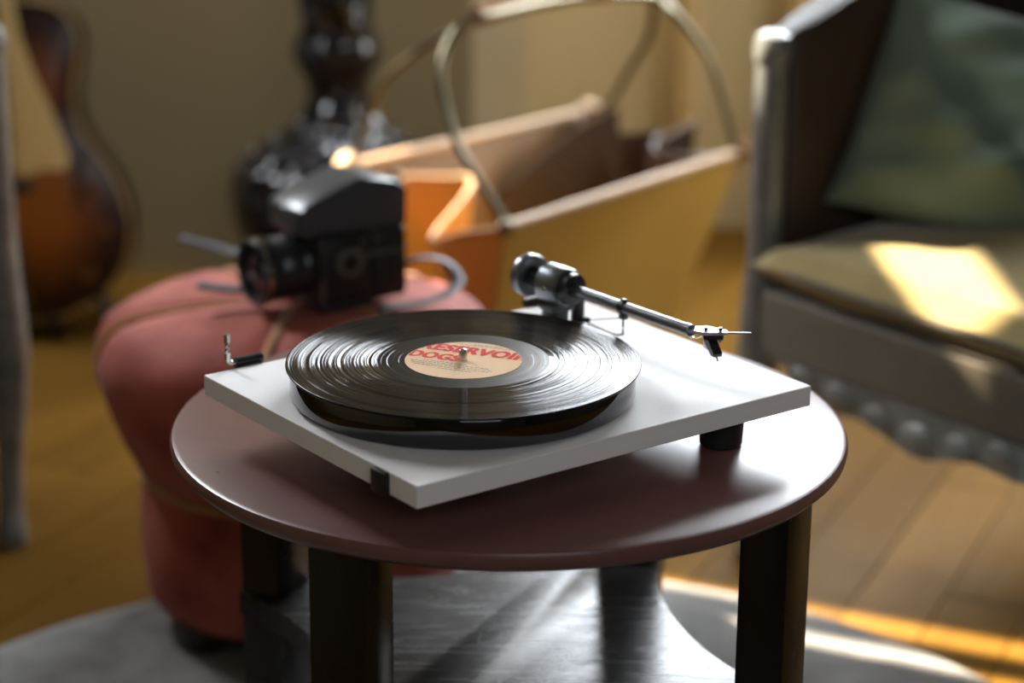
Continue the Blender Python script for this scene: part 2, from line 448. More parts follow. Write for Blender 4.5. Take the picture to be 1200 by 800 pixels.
# unseen openings in the left wall, shaped to throw the sun patches (lateral offset l, height q)
def wall_y(l): return (l - .408 * XL) / .913
def wall_z(l, q): return q - SUN_T * (.913 * XL - .408 * wall_y(l))
def hole(l0, l1, q0, q1):
    lm = (l0 + l1) / 2
    return (round(wall_y(l0), 4), round(wall_y(l1), 4), round(wall_z(lm, q0), 4), round(wall_z(lm, q1), 4))
sun_holes = [hole(.668, .738, -.25, .47), hole(.760, .846, -.25, .47), hole(.75, .985, .560, .80), hole(1.04, 1.30, -.70, .03)]
left_hole = (.60, 1.25, 1.00, 2.40)
wall_with_holes('wall_left', m_wall, 'x', XL, -.10, YR, YB1 + .1, -.012, ZC, sun_holes + [left_hole])
wall_with_holes('wall_back_left', m_wall, 'y', YB1, .10, XL, XC - .1, -.012, ZC, [])
bm = BM(); box(bm, XC - .1, XC, YB1, YB2, -.012, ZC); struct('wall_return', bm, m_wall2)
back_hole = (.095, 1.445, .96, 2.16)
wall_with_holes('wall_back', m_wall2, 'y', YB2, .10, XC - .1, XR, -.012, ZC, [back_hole])
right_hole = (1.10, 2.40, .90, 2.20)
wall_with_holes('wall_right', m_walldark, 'x', XR, .10, YR, YB2, -.012, ZC, [right_hole])
rear_hole = (-.1, 1.5, 1.65, 2.65)  # opening added for the rear fill lamp
wall_with_holes('wall_rear', m_walldark, 'y', YR, -.10, XL, XR, -.012, ZC, [rear_hole])
def window(name, axis, at, h, nv, nh, fw_=.045):
    root = link(bpy.data.objects.new(name, None)); root['kind'] = 'structure'
    u0_, u1_, z0, z1 = h
    def bx(n, a, b, c, d):
        bm = BM()
        if axis == 'y': box(bm, a, b, at - .02, at + .02, c, d)
        else: box(bm, at - .02, at + .02, a, b, c, d)
        struct(n, bm, m_winframe, root)
    bx('window_frame', u0_, u0_ + fw_, z0, z1); bx('window_frame', u1_ - fw_, u1_, z0, z1)
    bx('window_frame', u0_ + fw_, u1_ - fw_, z0, z0 + fw_); bx('window_frame', u0_ + fw_, u1_ - fw_, z1 - fw_, z1)
    for k in range(1, nv):
        c = u0_ + (u1_ - u0_) * k / nv; bx('mullion', c - .016, c + .016, z0 + fw_, z1 - fw_)
    for k in range(1, nh):
        c = z0 + (z1 - z0) * k / nh; bx('glazing_bar', u0_ + fw_, u1_ - fw_, c - .009, c + .009)
    return root
# lamps hang inside these frames; the rear window is added for the fill lamp
window('window_1', 'y', YB2 + .03, back_hole, 3, 2)
window('fill_window', 'y', YR - .04, rear_hole, 3, 2)
window('window_3', 'x', XR + .05, right_hole, 3, 2)
window('window_2', 'x', XL - .05, left_hole, 2, 2)
bm = BM(); box(bm, XL - .095, XL - .075, left_hole[0], left_hole[1], left_hole[2], left_hole[3]); struct('sun_block_panel', bm, m_winframe, bpy.data.objects['window_2'])  # unseen panel added to block the sun at this opening
# painted uprights on the recess wall under the window, and skirting boards
for n, (x0, x1, d) in enumerate(((.335, .375, .03), (.56, .60, .03))):
    bm = BM(); box(bm, x0, x1, YB2 - d, YB2, .0, .97, .006); struct('trim_%d' % (n + 1), bm, m_trim)

# ------------------------------------------------------------------ rug
bm = BM()
lathe(bm, [(0, .002), (.745, .002), (.752, .006), (.745, .012), (.72, .0125), (.3, .0125), (0, .0125)], 96,
      fn=lambda r, z, a: (r, z + (.0008 * hnoise(r * 60 * math.cos(a), r * 60 * math.sin(a)) if z > .01 else 0)))
rug = obj('rug', bm, m_rug, loc=(-.057, .056, 0)); tag(rug, 'round grey wool rug under the side table on the oak floor', 'rug')

# ------------------------------------------------------------------ side table
H = 0.50
tbl = thing('side_table', 'round mahogany-brown side table with square dark legs carrying the record player', 'table', (-.004, 0, .0135))
zt = H - .0135
bm = BM()
lathe(bm, [(0, zt - .022), (.285, zt - .022), (.296, zt - .0185), (.3025, zt - .012), (.3035, zt - .006), (.3015, zt - .0015), (.298, zt), (.15, zt), (0, zt)], 128)
obj('table_top', bm, m_tabletop, tbl)
LEGR = .262
for a in (-119, -29, 61, 151):
    t = math.radians(a); bm = BM()
    box(bm, LEGR - .022, LEGR + .022, -.027, .027, 0, zt - .022, .002, 2, Matrix.Rotation(t, 4, 'Z'))
    obj('leg', bm, m_tableleg, tbl)
# scooped shelf, its four corners running out to the legs
zs = .28 - .0135
poly = []
for q in range(4):
    base = math.radians(16 + 90 * q)
    for k in range(25):
        s_ = -1 + 2 * k / 24
        tt = s_ * .190
        # concave side: deepest in the middle, sweeping out towards both corners
        dd = .170 + .052 * abs(s_) ** 2.2
        tang = s_ * .183
        poly.append((dd * math.cos(base) - tang * math.sin(base), dd * math.sin(base) + tang * math.cos(base)))
bm = BM(); prism(bm, poly, zs - .026, zs, .003, 2); obj('shelf', bm, m_shelf, tbl, angle=30)

# ------------------------------------------------------------------ record player
PSI = math.radians(36.834)
PC = Vector((-.0066, -.0562, 0))
tt = thing('record_player', 'white record player with black platter standing askew on the round side table', 'record player', (PC.x, PC.y, H), PSI)
HX, HY, PZ0, PZ1 = .2071, .165, .0395, .058
bm = BM(); box(bm, -HX, HX, -HY, HY, PZ0, PZ1, .0007, 1); obj('plinth', bm, m_plinth, tt)
for sx, sy in ((-1, -1), (1, -1), (1, 1), (-1, 1)):
    fx, fy = (.152, sy * .112) if sx > 0 else (-.092, sy * .068)
    bm = BM(); lathe(bm, [(0, 0), (.017, 0), (.019, .002), (.0205, .03), (.0205, PZ0), (0, PZ0)], 40, Matrix.Translation((fx, fy, 0)))
    obj('foot', bm, m_rubber, tt)
RL = Vector((-.0513, -.0068, 0))
bm = BM()
lathe(bm, [(0, PZ1 + .0035), (.146, PZ1 + .0035), (.1475, PZ1 + .0055), (.1475, PZ1 + .0255), (.1465, PZ1 + .0275), (0, PZ1 + .0275)], 192, Matrix.Translation(RL))
lathe(bm, [(0, PZ1), (.07, PZ1), (.07, PZ1 + .0035), (0, PZ1 + .0035)], 48, Matrix.Translation(RL))
obj('platter', bm, m_platter, tt)
bm = BM(); lathe(bm, [(0, PZ1 + .02), (.0036, PZ1 + .02), (.0036, PZ1 + .0375), (.003, PZ1 + .0395), (.0012, PZ1 + .0405), (0, PZ1 + .0405)], 24, Matrix.Translation(RL))
obj('spindle', bm, m_steel, tt, label='steel spindle poking through the record')
# rocker switch under the left front edge
bm = BM(); box(bm, -HX - .005, -HX + .010, -.1275, -.1075, PZ0 - .001, PZ1 - .0005, .001, 2); sw = obj('power_switch', bm, m_black, tt)
# lid hinges on the back edge, their chrome arms upright without the lid
for hx, mir in ((-.178, 1), (.183, -1)):
    def X(d): return hx + mir * d
    bm = BM(); cyl(bm, (X(.006), HY + .007, PZ1 + .003), (X(.034), HY + .007, PZ1 + .003), .0045, 20, .0008)
    box(bm, min(X(.008), X(.030)), max(X(.008), X(.030)), HY, HY + .009, PZ0 + .001, PZ1 + .002, .001)
    h = obj('hinge', bm, m_black, tt)
    bm = BM()
    tube(bm, smooth_path([(X(.008), HY + .007, PZ1 + .003), (X(.003), HY + .007, PZ1 + .003), (X(-.0005), HY + .007, PZ1 + .0055), (X(-.001), HY + .007, PZ1 + .010), (X(-.001), HY + .007, PZ1 + .0305)], 5), .0027, 16)
    obj('hinge_rod', bm, m_steel, h, label='chrome L-shaped hinge rod')
# tonearm
arm = link(bpy.data.objects.new('tonearm', None)); arm.parent = tt; arm.empty_display_size = .02
A0 = Vector((.1205, .085, PZ1 + .047)); A1 = Vector((.134, -.086, PZ1 + .0435)); AD = (A1 - A0).normalized()
def along(d): return A0 + AD * d
bm = BM(); lathe(bm, [(0, 0), (.027, 0), (.028, .001), (.028, .004), (.0265, .005), (.013, .005), (.0125, .010), (.0125, .026), (0, .026)], 48, Matrix.Translation((A0.x + .002, A0.y + .004, PZ1)))
obj('arm_base', bm, m_black, arm)
bm = BM(); box(bm, A0.x - .012, A0.x + .014, A0.y - .010, A0.y + .012, PZ1 + .022, PZ1 + .032, .002); obj('pivot_yoke', bm, m_black, arm)
bm = BM()
q = axis_mtx(along(-.012), along(.020))
lathe(bm, [(0, 0), (.0170, 0), (.0182, .001), (.0185, .012), (.0182, .027), (.0172, .0285), (0, .0285)], 48, q); obj('bearing_housing', bm, m_armgrey, arm)
bm = BM(); lathe(bm, [(0, .0285), (.0155, .0285), (.0148, .036), (.0085, .0375), (.0085, .039), (0, .039)], 40, q); obj('bearing_collar', bm, m_black, arm)
side = AD.cross(Vector((0, 0, 1))).normalized()
for s_ in (-1, 1):
    bm = BM(); c = along(0.004); cyl(bm, c + side * s_ * .017, c + side * s_ * .0198, .0022, 14); obj('bearing_screw', bm, m_steel, arm)
bm = BM(); cyl(bm, along(-.032), along(-.010), .0095, 24); obj('rear_stub', bm, m_black, arm)
bm = BM(); lathe(bm, [(0, 0), (.0175, 0), (.0198, .0014), (.0203, .0024), (.0203, .0110), (.0194, .0122), (.014, .0122), (.014, .010), (0, .010)], 48, axis_mtx(along(-.0445), along(-.02)))
obj('counterweight', bm, m_armgrey, arm)
LEN = (A1 - A0).length
bm = BM(); cyl(bm, along(.010), along(LEN), .0052, 24, .0004); obj('arm_tube', bm, m_armmetal, arm)
bm = BM(); cyl(bm, along(LEN - .0045), along(LEN + .0025), .0056, 24, .0003); obj('tube_collar', bm, m_armgrey, arm)
# headshell turned in by its offset angle
off = math.radians(23)
def rot_cw(v, a): return Vector((v.x * math.cos(a) + v.y * math.sin(a), -v.x * math.sin(a) + v.y * math.cos(a), 0))
hd = Vector((0, -1, 0)); hr = Vector((1, 0, 0))          # in the room: cartridge points straight at the viewer's side
rz = Matrix.Rotation(-PSI, 3, 'Z'); hd, hr = rz @ hd, rz @ hr
HM = Matrix(((hr.x, hd.x, 0, A1.x), (hr.y, hd.y, 0, A1.y), (0, 0, 1, A1.z), (0, 0, 0, 1)))
bm = BM(); prism(bm, [(-.003, .004), (-.002, -.005), (.004, -.007), (.016, -.008), (.0325, .0045), (.0325, .0105), (.013, .0115), (.004, .0055)], -.0014, .0014, .0003, 1, HM)
obj('headshell', bm, m_headshell, arm)
bm = BM(); box(bm, .0312, .0530, .0062, .0086, -.0008, .0006, .0004, 1, HM); obj('finger_lift', bm, m_black, arm)
for sx in (.0140, .0265):
    bm = BM(); c = HM @ Vector((sx, .0045, .0014)); cyl(bm, c, c + Vector((0, 0, .0026)), .0019, 16, .0004)
    cyl(bm, c - Vector((0, 0, .0105)), c, .0011, 10); obj('cartridge_screw', bm, m_black, arm)
bm = BM(); box(bm, .0115, .0290, .0000, .0105, -.0062, -.0014, .0006, 1, HM); cb_ = obj('cartridge_mount', bm, m_cartridge, arm)
bm = BM()
prism(bm, [(-.002, -.0058), (.010, -.0058), (.0215, -.0150), (.0205, -.0178), (.0150, -.0182), (.001, -.0105)], -.0043, .0043, .0006, 1,
      HM @ Matrix.Translation((.0165, .001, 0)) @ Matrix.Rotation(math.radians(-20), 4, 'Z') @ Matrix(((0, 0, 1, 0), (1, 0, 0, 0), (0, 1, 0, 0), (0, 0, 0, 1))))
obj('cartridge', bm, m_cartridge, arm)
bm = BM(); tube(bm, [HM @ Vector(p) for p in ((.0215, .015, -.0178), (.0232, .0195, -.0195), (.0237, .021, -.0215))], .0008, 8); obj('stylus', bm, m_steel, arm)
bm = BM(); box(bm, .0135, .0150, .004, .019, -.0160, -.0075, .0004, 1, HM @ Matrix.Translation((-.0015, 0, 0)) @ Matrix.Rotation(math.radians(-20), 4, 'Z')); obj('stylus_guard', bm, m_headshell, arm)
bm = BM()
for s_ in (-1, 1):
    tube(bm, smooth_path([along(LEN - .002) + Vector((s_ * .001, 0, -.004)), HM @ Vector((.004 + s_ * .001, -.001, -.0075)), HM @ Vector((.0125 + s_ * .001, .001, -.0045))], 4), .0006, 6)
obj('lead_wires', bm, m_steel, arm)
# cueing post, rest wire and clip
bm = BM(); cyl(bm, (.153, .094, PZ1), (.153, .094, PZ1 + .029), .0066, 24, .0014); obj('cueing_post', bm, m_black, arm)
bm = BM(); cyl(bm, along(.086), along(.092), .0066, 20, .0004); c = along(.089); box(bm, c.x - .003, c.x + .003, c.y - .0035, c.y + .0035, c.z - .011, c.z - .003, .0006)
box(bm, c.x - .002, c.x + .002, c.y - .003, c.y + .003, c.z + .004, c.z + .0078, .0006)
obj('rest_clip', bm, m_black, arm)
bm = BM(); tube(bm, smooth_path([(.1545, .086, PZ1 + .005), (c.x + .012, c.y + .030, PZ1 + .0105), (c.x + .002, c.y + .003, c.z - .0265), (c.x, c.y, c.z - .0235), (c.x, c.y, c.z - .010)], 5), .0010, 8); obj('antiskate_wire', bm, m_black, arm)
bm = BM(); tube(bm, [(.153, .090, PZ1 + .006), (.150, .074, PZ1 + .010)], .0026, 8); tube(bm, [(.150, .074, PZ1 + .010), (c.x, c.y, c.z - .010)], .0006, 8); obj('lift_lever', bm, m_black, arm)

# ------------------------------------------------------------------ record
RC = Vector((-.0432, -.0921, H + PZ1 + .0276))
rec = BM()
lathe(rec, [(.0037, 0), (.149, 0), (.1506, .0004), (.1512, .0012), (.1510, .0020), (.1503, .0024), (.1494, .0024), (.1486, .0022), (.148, .0021), (.1477, .0021), (.11, .0021), (.07, .0021), (.03, .0021), (.0037, .0021), (.0037, 0)], 256)
rec = obj('vinyl_record', rec, m_vinyl, loc=RC, angle=60)
tag(rec, 'black vinyl record with cream and red label lying on the platter', 'record')
bm = BM(); lathe(bm, [(.0037, .0022), (.05, .0022), (.05, .00235), (.0037, .00235), (.0037, .0022)], 96)
lab = obj('record_label', bm, m_label, rec)
def text_mesh(body, width, height, cx, y0, bold=.02, clip_r=None, space=1.0):
    cu = bpy.data.curves.new('t', 'FONT'); cu.body = body; cu.size = 1; cu.offset = bold; cu.space_character = space
    cu.resolution_u = 3; cu.align_x = 'LEFT'
    o = bpy.data.objects.new('t', cu); me = bpy.data.meshes.new_from_object(o)
    bpy.data.objects.remove(o); bpy.data.curves.remove(cu)
    bm = BM(); bm.from_mesh(me); bpy.data.meshes.remove(me)
    bmesh.ops.triangulate(bm, faces=bm.faces[:])
    xs = [v.co.x for v in bm.verts]; ys = [v.co.y for v in bm.verts]
    x0, x1, a, b = min(xs), max(xs), min(ys), max(ys)
    for v in bm.verts:
        v.co = Vector((cx + ((v.co.x - x0) / (x1 - x0) - .5) * width, y0 + (v.co.y - a) / (b - a) * height, 0))
    # heavier strokes: three overlapping impressions of the same letters
    geo = bm.verts[:] + bm.edges[:] + bm.faces[:]
    for d_, dz_ in ((-.0007, .00004), (.0007, .00008)):
        r_ = bmesh.ops.duplicate(bm, geom=geo)
        bmesh.ops.translate(bm, verts=[g_ for g_ in r_['geom'] if isinstance(g_, bmesh.types.BMVert)], vec=(d_, d_ * .5, dz_))
    if clip_r:
        for k in range(40):
            t = 2 * PI * k / 40; n_ = Vector((math.cos(t), math.sin(t), 0))
            bmesh.ops.bisect_plane(bm, geom=bm.verts[:] + bm.edges[:] + bm.faces[:], plane_co=n_ * clip_r, plane_no=n_, clear_outer=True)
    return bm
TA = math.radians(-21)
def put_text(bm, name, mat):
    o = obj(name, bm, mat, lab, False); o.rotation_euler = (0, 0, TA); o.location = (0, 0, .0025); return o
put_text(text_mesh('RESERVOIR', .0985, .0185, .001, .0165, .022, .0492, 1.04), 'title_lettering', m_red)
put_text(text_mesh('DOGS', .0455, .0165, -.0268, -.0065, .022, .0492, 1.04), 'title_lettering', m_red)
bm = BM(); rr_ = random.Random(3)
for (y, u0_, u1_) in ((-.0125, -.032, .005), (-.0165, -.042, .026), (-.0205, -.040, .034), (-.0245, -.036, .030), (-.029, -.012, .018), (.0395, -.020, .026), (.0425, -.008, .018)):
    u = u0_
    while u < u1_:
        wdt = rr_.uniform(.0012, .0042)
        A = [bm.verts.new((a_, b_, 0)) for a_, b_ in ((u, y), (u + wdt, y), (u + wdt, y + .0013), (u, y + .0013))]; bm.faces.new(A)
        u += wdt + rr_.uniform(.0006, .0012)
put_text(bm, 'small_print', m_ink)['kind'] = 'stuff'

# ------------------------------------------------------------------ pouf
PX, PY = -.262, .66
pouf = thing('pouf', 'salmon-red upholstered round pouf with tan piping behind the side table', 'pouf', (PX, PY, .0135))
PH = [math.radians(193 + 72 * k) for k in range(5)]
def seam(a):
    d = min(abs((a - p + PI) % (2 * PI) - PI) for p in PH)
    return math.exp(-(d / .10) ** 2)
PROF = [(.186, .212), (.199, .228), (.214, .258), (.228, .295), (.239, .332), (.2425, .352), (.240, .372), (.231, .390), (.214, .403), (.185, .412), (.150, .417), (.110, .420), (.07, .421), (.035, .419), (.012, .416)]
def fnp(r, z, a):
    s_ = seam(a) * min(1, r / .05)
    k = min(1, max(0, (r - .02) / .2))
    return r * (1 - .028 * s_), z - .0135 - .010 * s_ * min(1, max(0, (z - .3) / .08)) + .003 * hnoise(a * 3, r * 20) * k
bm = BM(); lathe(bm, PROF + [(0, .416)], 120, fn=fnp); obj('cushion', bm, m_pouf, pouf)
for p in PH:
    pts = []
    for (r, z) in PROF[:-1]:
        rr, zz = fnp(r, z, p); pts.append((rr * 1.004 * math.cos(p), rr * 1.004 * math.sin(p), zz + .0045))
    bm = BM(); tube(bm, smooth_path(pts, 3), .0056, 8); obj('piping', bm, m_cord, pouf)
bm = BM(); lathe(bm, [(0, .408), (.018, .408), (.022, .413), (.018, .4185), (0, .420)], 32, Matrix.Translation((0, 0, -.0135 + .004))); obj('button', bm, m_pouf, pouf)
bm = BM()
lathe(bm, [(0, .045), (.17, .045), (.184, .052), (.190, .07), (.194, .12), (.193, .17), (.189, .205), (.186, .213), (0, .213)], 96, Matrix.Translation((0, 0, -.0135)),
      fn=lambda r, z, a: (r * (1 + .006 * math.sin(9 * a + z * 20)), z))
obj('body', bm, m_pouf, pouf)
bm = BM(); tube(bm, [(.1915 * math.cos(2 * PI * k / 72), .1915 * math.sin(2 * PI * k / 72), .2125 - .0135) for k in range(73)], .0045, 8); obj('seam_cord', bm, m_cord, pouf)
for a in (225, 315, 45, 135):
    t = math.radians(a); bm = BM()
    lathe(bm, [(0, 0), (.026, 0), (.030, .004), (.034, .033), (0, .033)], 28, Matrix.Translation((.150 * math.cos(t), .150 * math.sin(t), 0))); obj('foot', bm, m_darkwood, pouf)

# ------------------------------------------------------------------ camera on the pouf
# local frame: +x along the lens, +y the camera's own left, z up
ca = Vector((-.84, -.545, 0)).normalized(); cb = Vector((-ca.y, ca.x, 0))
pc_ang = math.atan2(ca.y, ca.x)
cam = thing('film_camera', 'black medium format film camera with strap sitting on the red pouf', 'camera', (-.222, .640, .4245), pc_ang); cam.scale = (1.1, 1.1, 1.1)
bm = BM(); box(bm, -.030, .032, -.045, .045, .006, .080, .004, 2); body = obj('body', bm, m_camleather, cam)
bm = BM(); box(bm, -.031, .033, -.046, .046, 0, .009, .002, 2); obj('base_plate', bm, m_cammetal, cam)
bm = BM(); box(bm, -.076, -.032, -.043, .043, .004, .082, .006, 2); fb = obj('film_back', bm, m_camleather, cam)
bm = BM(); box(bm, -.079, -.0755, -.030, .030, .020, .066, .001, 1); obj('film_door_plate', bm, m_cammetal, fb)
# prism finder: sloping roof towards the front, eyepiece at the back
bm = BM()
prism(bm, [(-.078, .080), (.046, .082), (.050, .092), (.048, .111), (.040, .1165), (-.022, .1395), (-.066, .131), (-.080, .120)], -.036, .036, .0025, 2,
      Matrix(((1, 0, 0, 0), (0, 0, -1, 0), (0, 1, 0, 0), (0, 0, 0, 1))))
pr = obj('prism_finder', bm, m_camgloss, cam)
bm = BM(); cyl(bm, (-.079, 0, .109), (-.090, 0, .111), .014, 24, .001); obj('eyepiece', bm, m_rubber, pr)
bm = BM(); box(bm, .0475, .0515, -.032, .032, .092, .110, .001, 1); obj('name_plate', bm, m_camgloss, pr)
# lens
bm = BM(); LA = axis_mtx((.030, 0, .044), (.1, 0, .042))
lathe(bm, [(0, 0), (.033, 0), (.034, .004), (.031, .008), (.031, .014), (.0345, .016), (.0345, .032), (.033, .034), (.033, .040), (.0355, .042), (.0365, .058), (.0355, .060), (.030, .060), (.028, .050), (0, .048)], 48, LA)
lens = obj('lens', bm, m_cammetal, cam)
bm = BM(); lathe(bm, [(.0353, .0535), (.0372, .0535), (.0372, .0565), (.0353, .0565), (.0353, .0535)], 48, LA); obj('front_ring', bm, m_chrome, lens)
bm = BM(); lathe(bm, [(0, .058), (.010, .0572), (.020, .0548), (.028, .051), (.028, .049), (0, .049)], 40, LA); obj('front_element', bm, m_glass, lens)
# winding knob and trim line on the side facing the table
bm = BM(); lathe(bm, [(.0095, 0), (.0155, 0), (.0155, .005), (.0145, .006), (.0105, .006), (.0095, .005), (.0095, 0)], 40, axis_mtx((-.002, .045, .052), (-.002, .06, .052)))
kb = obj('winding_knob', bm, m_knob_ring, cam, label='grey-ringed winding knob')
bm = BM(); cyl(bm, (-.002, .045, .052), (-.002, .053, .052), .0095, 30, .001); obj('knob_cap', bm, m_black, kb)
bm = BM(); box(bm, -.074, -.019, .0435, .0462, .0555, .0585); obj('trim_strip', bm, m_knob_ring, cam)
bm = BM(); box(bm, .0285, .0315, .044, .0462, .010, .035); obj('trim_strip', bm, m_knob_ring, cam)
for y in (-.046, .046):
    bm = BM(); cyl(bm, (-.010, y, .072), (-.010, y * 1.12, .072), .004, 14); obj('strap_lug', bm, m_cammetal, cam)
cmi = (Matrix.Translation(cam.location) @ Matrix.Rotation(pc_ang, 4, 'Z') @ Matrix.Scale(1.1, 4)).inverted()
def strap(pts, r=.0075):
    bm = BM(); tube(bm, [cmi @ p for p in smooth_path(pts, 6)], r, 10, .28); obj('strap', bm, m_strap, cam)
strap([(-.170, .650, .455), (-.150, .650, .456), (-.118, .665, .468), (-.085, .680, .462), (-.068, .660, .444), (-.082, .625, .435), (-.120, .595, .432), (-.155, .575, .432)])
strap([(-.215, .655, .495), (-.270, .690, .478), (-.330, .725, .458), (-.380, .745, .462), (-.412, .750, .468)], .011)
strap([(-.235, .650, .450), (-.290, .625, .440), (-.335, .615, .443), (-.372, .612, .449)], .012)

# ------------------------------------------------------------------ black pedestal lamp behind the pouf
bm = BM()
prof = [(0, 0), (.150, 0), (.156, .012), (.150, .03), (.120, .05), (.118, .07), (.140, .10), (.165, .15), (.182, .20), (.189, .245), (.186, .275), (.168, .305), (.130, .335), (.092, .360), (.066, .385), (.056, .410), (.052, .430), (.056, .452),
        (.068, .472), (.077, .492), (.075, .512), (.064, .530), (.060, .545), (.062, .570), (.068, .62), (.058, .68), (.045, .74), (.050, .80), (.046, .86), (.038, .90), (.0, .90)]
lathe(bm, prof, 72, fn=lambda r, z, a: (r * (1 + (.035 if .06 < z < .9 else 0) * math.sin(8 * a + z * 9)), z))
lampb = obj('lamp_pedestal', bm, m_lamp, loc=(-.307, 1.90, 0.0)); tag(lampb, 'glossy black turned pedestal of a floor lamp, wide-bellied, behind the camera', 'lamp')
bm = BM(); cyl(bm, (0, 0, .90), (0, 0, 1.05), .012, 16); obj('lamp_stem', bm, m_brass, lampb)

# ------------------------------------------------------------------ leather log basket
NL, NR, FL, FR = (Vector(p) for p in ((-.012, 1.000, .42), (.351, 1.477, .42), (-.248, 1.357, .42), (.124, 1.784, .42)))
bNL, bNR, bFL, bFR = (Vector(p) for p in ((-.055, 1.20, .03), (.205, 1.45, .03), (-.150, 1.33, .03), (.085, 1.60, .03)))
BO = Vector((.03, 1.40, 0))
bask = thing('log_basket', 'ochre leather log basket with brass hoop handles standing behind the pouf', 'basket', BO)
def L(v): return v - BO
def lerp(a, b, t): return a + (b - a) * t
def panel(a, b, c, d, bulge, n=14, sag=0.0):
    nrm = (b - a).cross(c - a).normalized(); rows = []
    for i in range(n + 1):
        t = i / n; row = []
        for j in range(n + 1):
            s_ = j / n; p = lerp(lerp(a, b, s_), lerp(c, d, s_), t)
            p = p + nrm * bulge * math.sin(PI * t) * math.sin(PI * s_) - Vector((0, 0, sag * math.sin(PI * s_) * (1 - t)))
            row.append(L(p))
        rows.append(row)
    return rows
bm = BM(); sheet(bm, panel(NL, NR, bNL, bNR, .018), .005); obj('side_panel', bm, m_ochre2, bask)
bm = BM(); sheet(bm, panel(FL, FR, bFL, bFR, -.018), .005); obj('side_panel', bm, m_cognac, bask, label='cognac inner face of the far panel')
bm = BM(); sheet(bm, [[L(lerp(bNL, bNR, j / 6)), L(lerp(bFL, bFR, j / 6))] for j in range(7)], .006); obj('base_panel', bm, m_cognac, bask)
# gussets at both ends, folded inwards and sagging along the top
def gusset(a, b, c, d, inward, depth, sag, mat, zig=0):
    n = 16; rows = []
    for i in range(n + 1):
        t = i / n; row = []
        for j in range(n + 1):
            s_ = j / n; p = lerp(lerp(a, b, s_), lerp(c, d, s_), t)
            fold = (1 - abs(2 * s_ - 1)) if not zig else abs(math.sin(PI * zig * s_))
            p = p + inward * depth * fold * (1 - t) ** .8 - Vector((0, 0, sag * math.sin(PI * s_) ** .8 * (1 - t)))
            row.append(L(p))
        rows.append(row)
    bm = BM(); sheet(bm, rows, .004); return obj('gusset', bm, mat, bask)
dirv = (NR - NL).normalized()
gt_ = [FL, Vector((-.2076, 1.319, .385)), Vector((-.172, 1.335, .408)), Vector((-.110, 1.355, .405)), Vector((-.062, 1.344, .405)), Vector((-.085, 1.25, .385)), Vector((-.118, 1.172, .358)), Vector((-.070, 1.08, .392)), NL]
gtop = smooth_path(gt_, 4); rows = []
for i in range(13):
    t = i / 12
    rows.append([L(lerp(p, lerp(bFL, bNL, k / (len(gtop) - 1)), t ** 1.15)) for k, p in enumerate(gtop)])
bm = BM(); sheet(bm, rows, .004); obj('gusset', bm, m_ochre, bask)
bm = BM(); tube(bm, [L(p) for p in gtop], .0032, 8); obj('gusset_rim', bm, m_edge, bask)
bm = BM(); bmesh.ops.create_uvsphere(bm, u_segments=16, v_segments=10, radius=.010, matrix=Matrix.Translation(L(Vector((-.178, 1.330, .412))))); obj('rivet', bm, m_brass, bask)
gusset(NR, FR, bNR, bFR, -dirv, .11, .00, m_brownlth, 2)
# rolled rims
def rim(pts, r=.008, mat=m_edge):
    bm = BM(); tube(bm, [L(Vector(p)) for p in pts], r, 10); obj('rim', bm, mat, bask)
rim([lerp(NL, NR, k / 6) for k in range(7)]); rim([lerp(FL, FR, k / 6) for k in range(7)])
# dark inner flaps standing up at the far right end
bm = BM()
sheet(bm, [[L(Vector(p)) for p in r] for r in (((-.02, 1.52, .345), (.04, 1.56, .39), (.10, 1.60, .43), (.165, 1.64, .455)), ((-.02, 1.51, .28), (.04, 1.55, .30), (.11, 1.58, .33), (.17, 1.60, .34)), ((.03, 1.55, .2), (.07, 1.56, .2), (.12, 1.56, .2), (.16, 1.58, .2)))], .012)
obj('inner_flap', bm, m_brownlth, bask, label='dark brown inner flap')
bm = BM()
sheet(bm, [[L(Vector(p)) for p in r] for r in (((.21, 1.56, .405), (.25, 1.585, .425), (.29, 1.61, .44)), ((.21, 1.55, .34), (.24, 1.57, .34), (.28, 1.59, .34)), ((.18, 1.50, .2), (.2, 1.52, .2), (.24, 1.54, .2)))], .012)
obj('inner_flap', bm, m_brownlth, bask, label='small dark brown inner flap')
# brass hoops, grip and the end knobs
n2, n4 = Vector((-.056, 1.19, .655)), Vector((.207, 1.53, .652))
hoopN = [lerp(NL, NR, .01), (-.056, 1.04, .487), (-.080, 1.07, .522), (-.0965, 1.11, .567), (-.103, 1.13, .600), (-.096, 1.16, .637), (-.075, 1.18, .664), (-.038, 1.20, .673), (.08, 1.36, .674), n4, (.247, 1.50, .628), (.293, 1.48, .573), (.318, 1.475, .509), lerp(NL, NR, .98)]
hoopF = [FL, (-.2355, 1.35, .454), (-.213, 1.33, .510), (-.190, 1.31, .560), (-.151, 1.28, .600), (-.114, 1.25, .630), (-.074, 1.22, .655), (-.040, 1.222, .668), (.075, 1.378, .672), n4 + Vector((-.006, .016, 0)), (.2116, 1.60, .582), (.186, 1.66, .516), (.154, 1.75, .4345), FR]
n2 = Vector((-.06, 1.18, .671))
for h in (hoopN, hoopF):
    bm = BM(); tube(bm, smooth_path([L(Vector(p)) for p in h], 6), .0062, 12); obj('hoop', bm, m_brass, bask)
bm = BM(); tube(bm, smooth_path([L(Vector(p)) for p in ((-.055, 1.195, .671), (0, 1.275, .677), (.075, 1.37, .677), (.135, 1.445, .671))], 5), .0135, 16); obj('grip', bm, m_grip, bask)
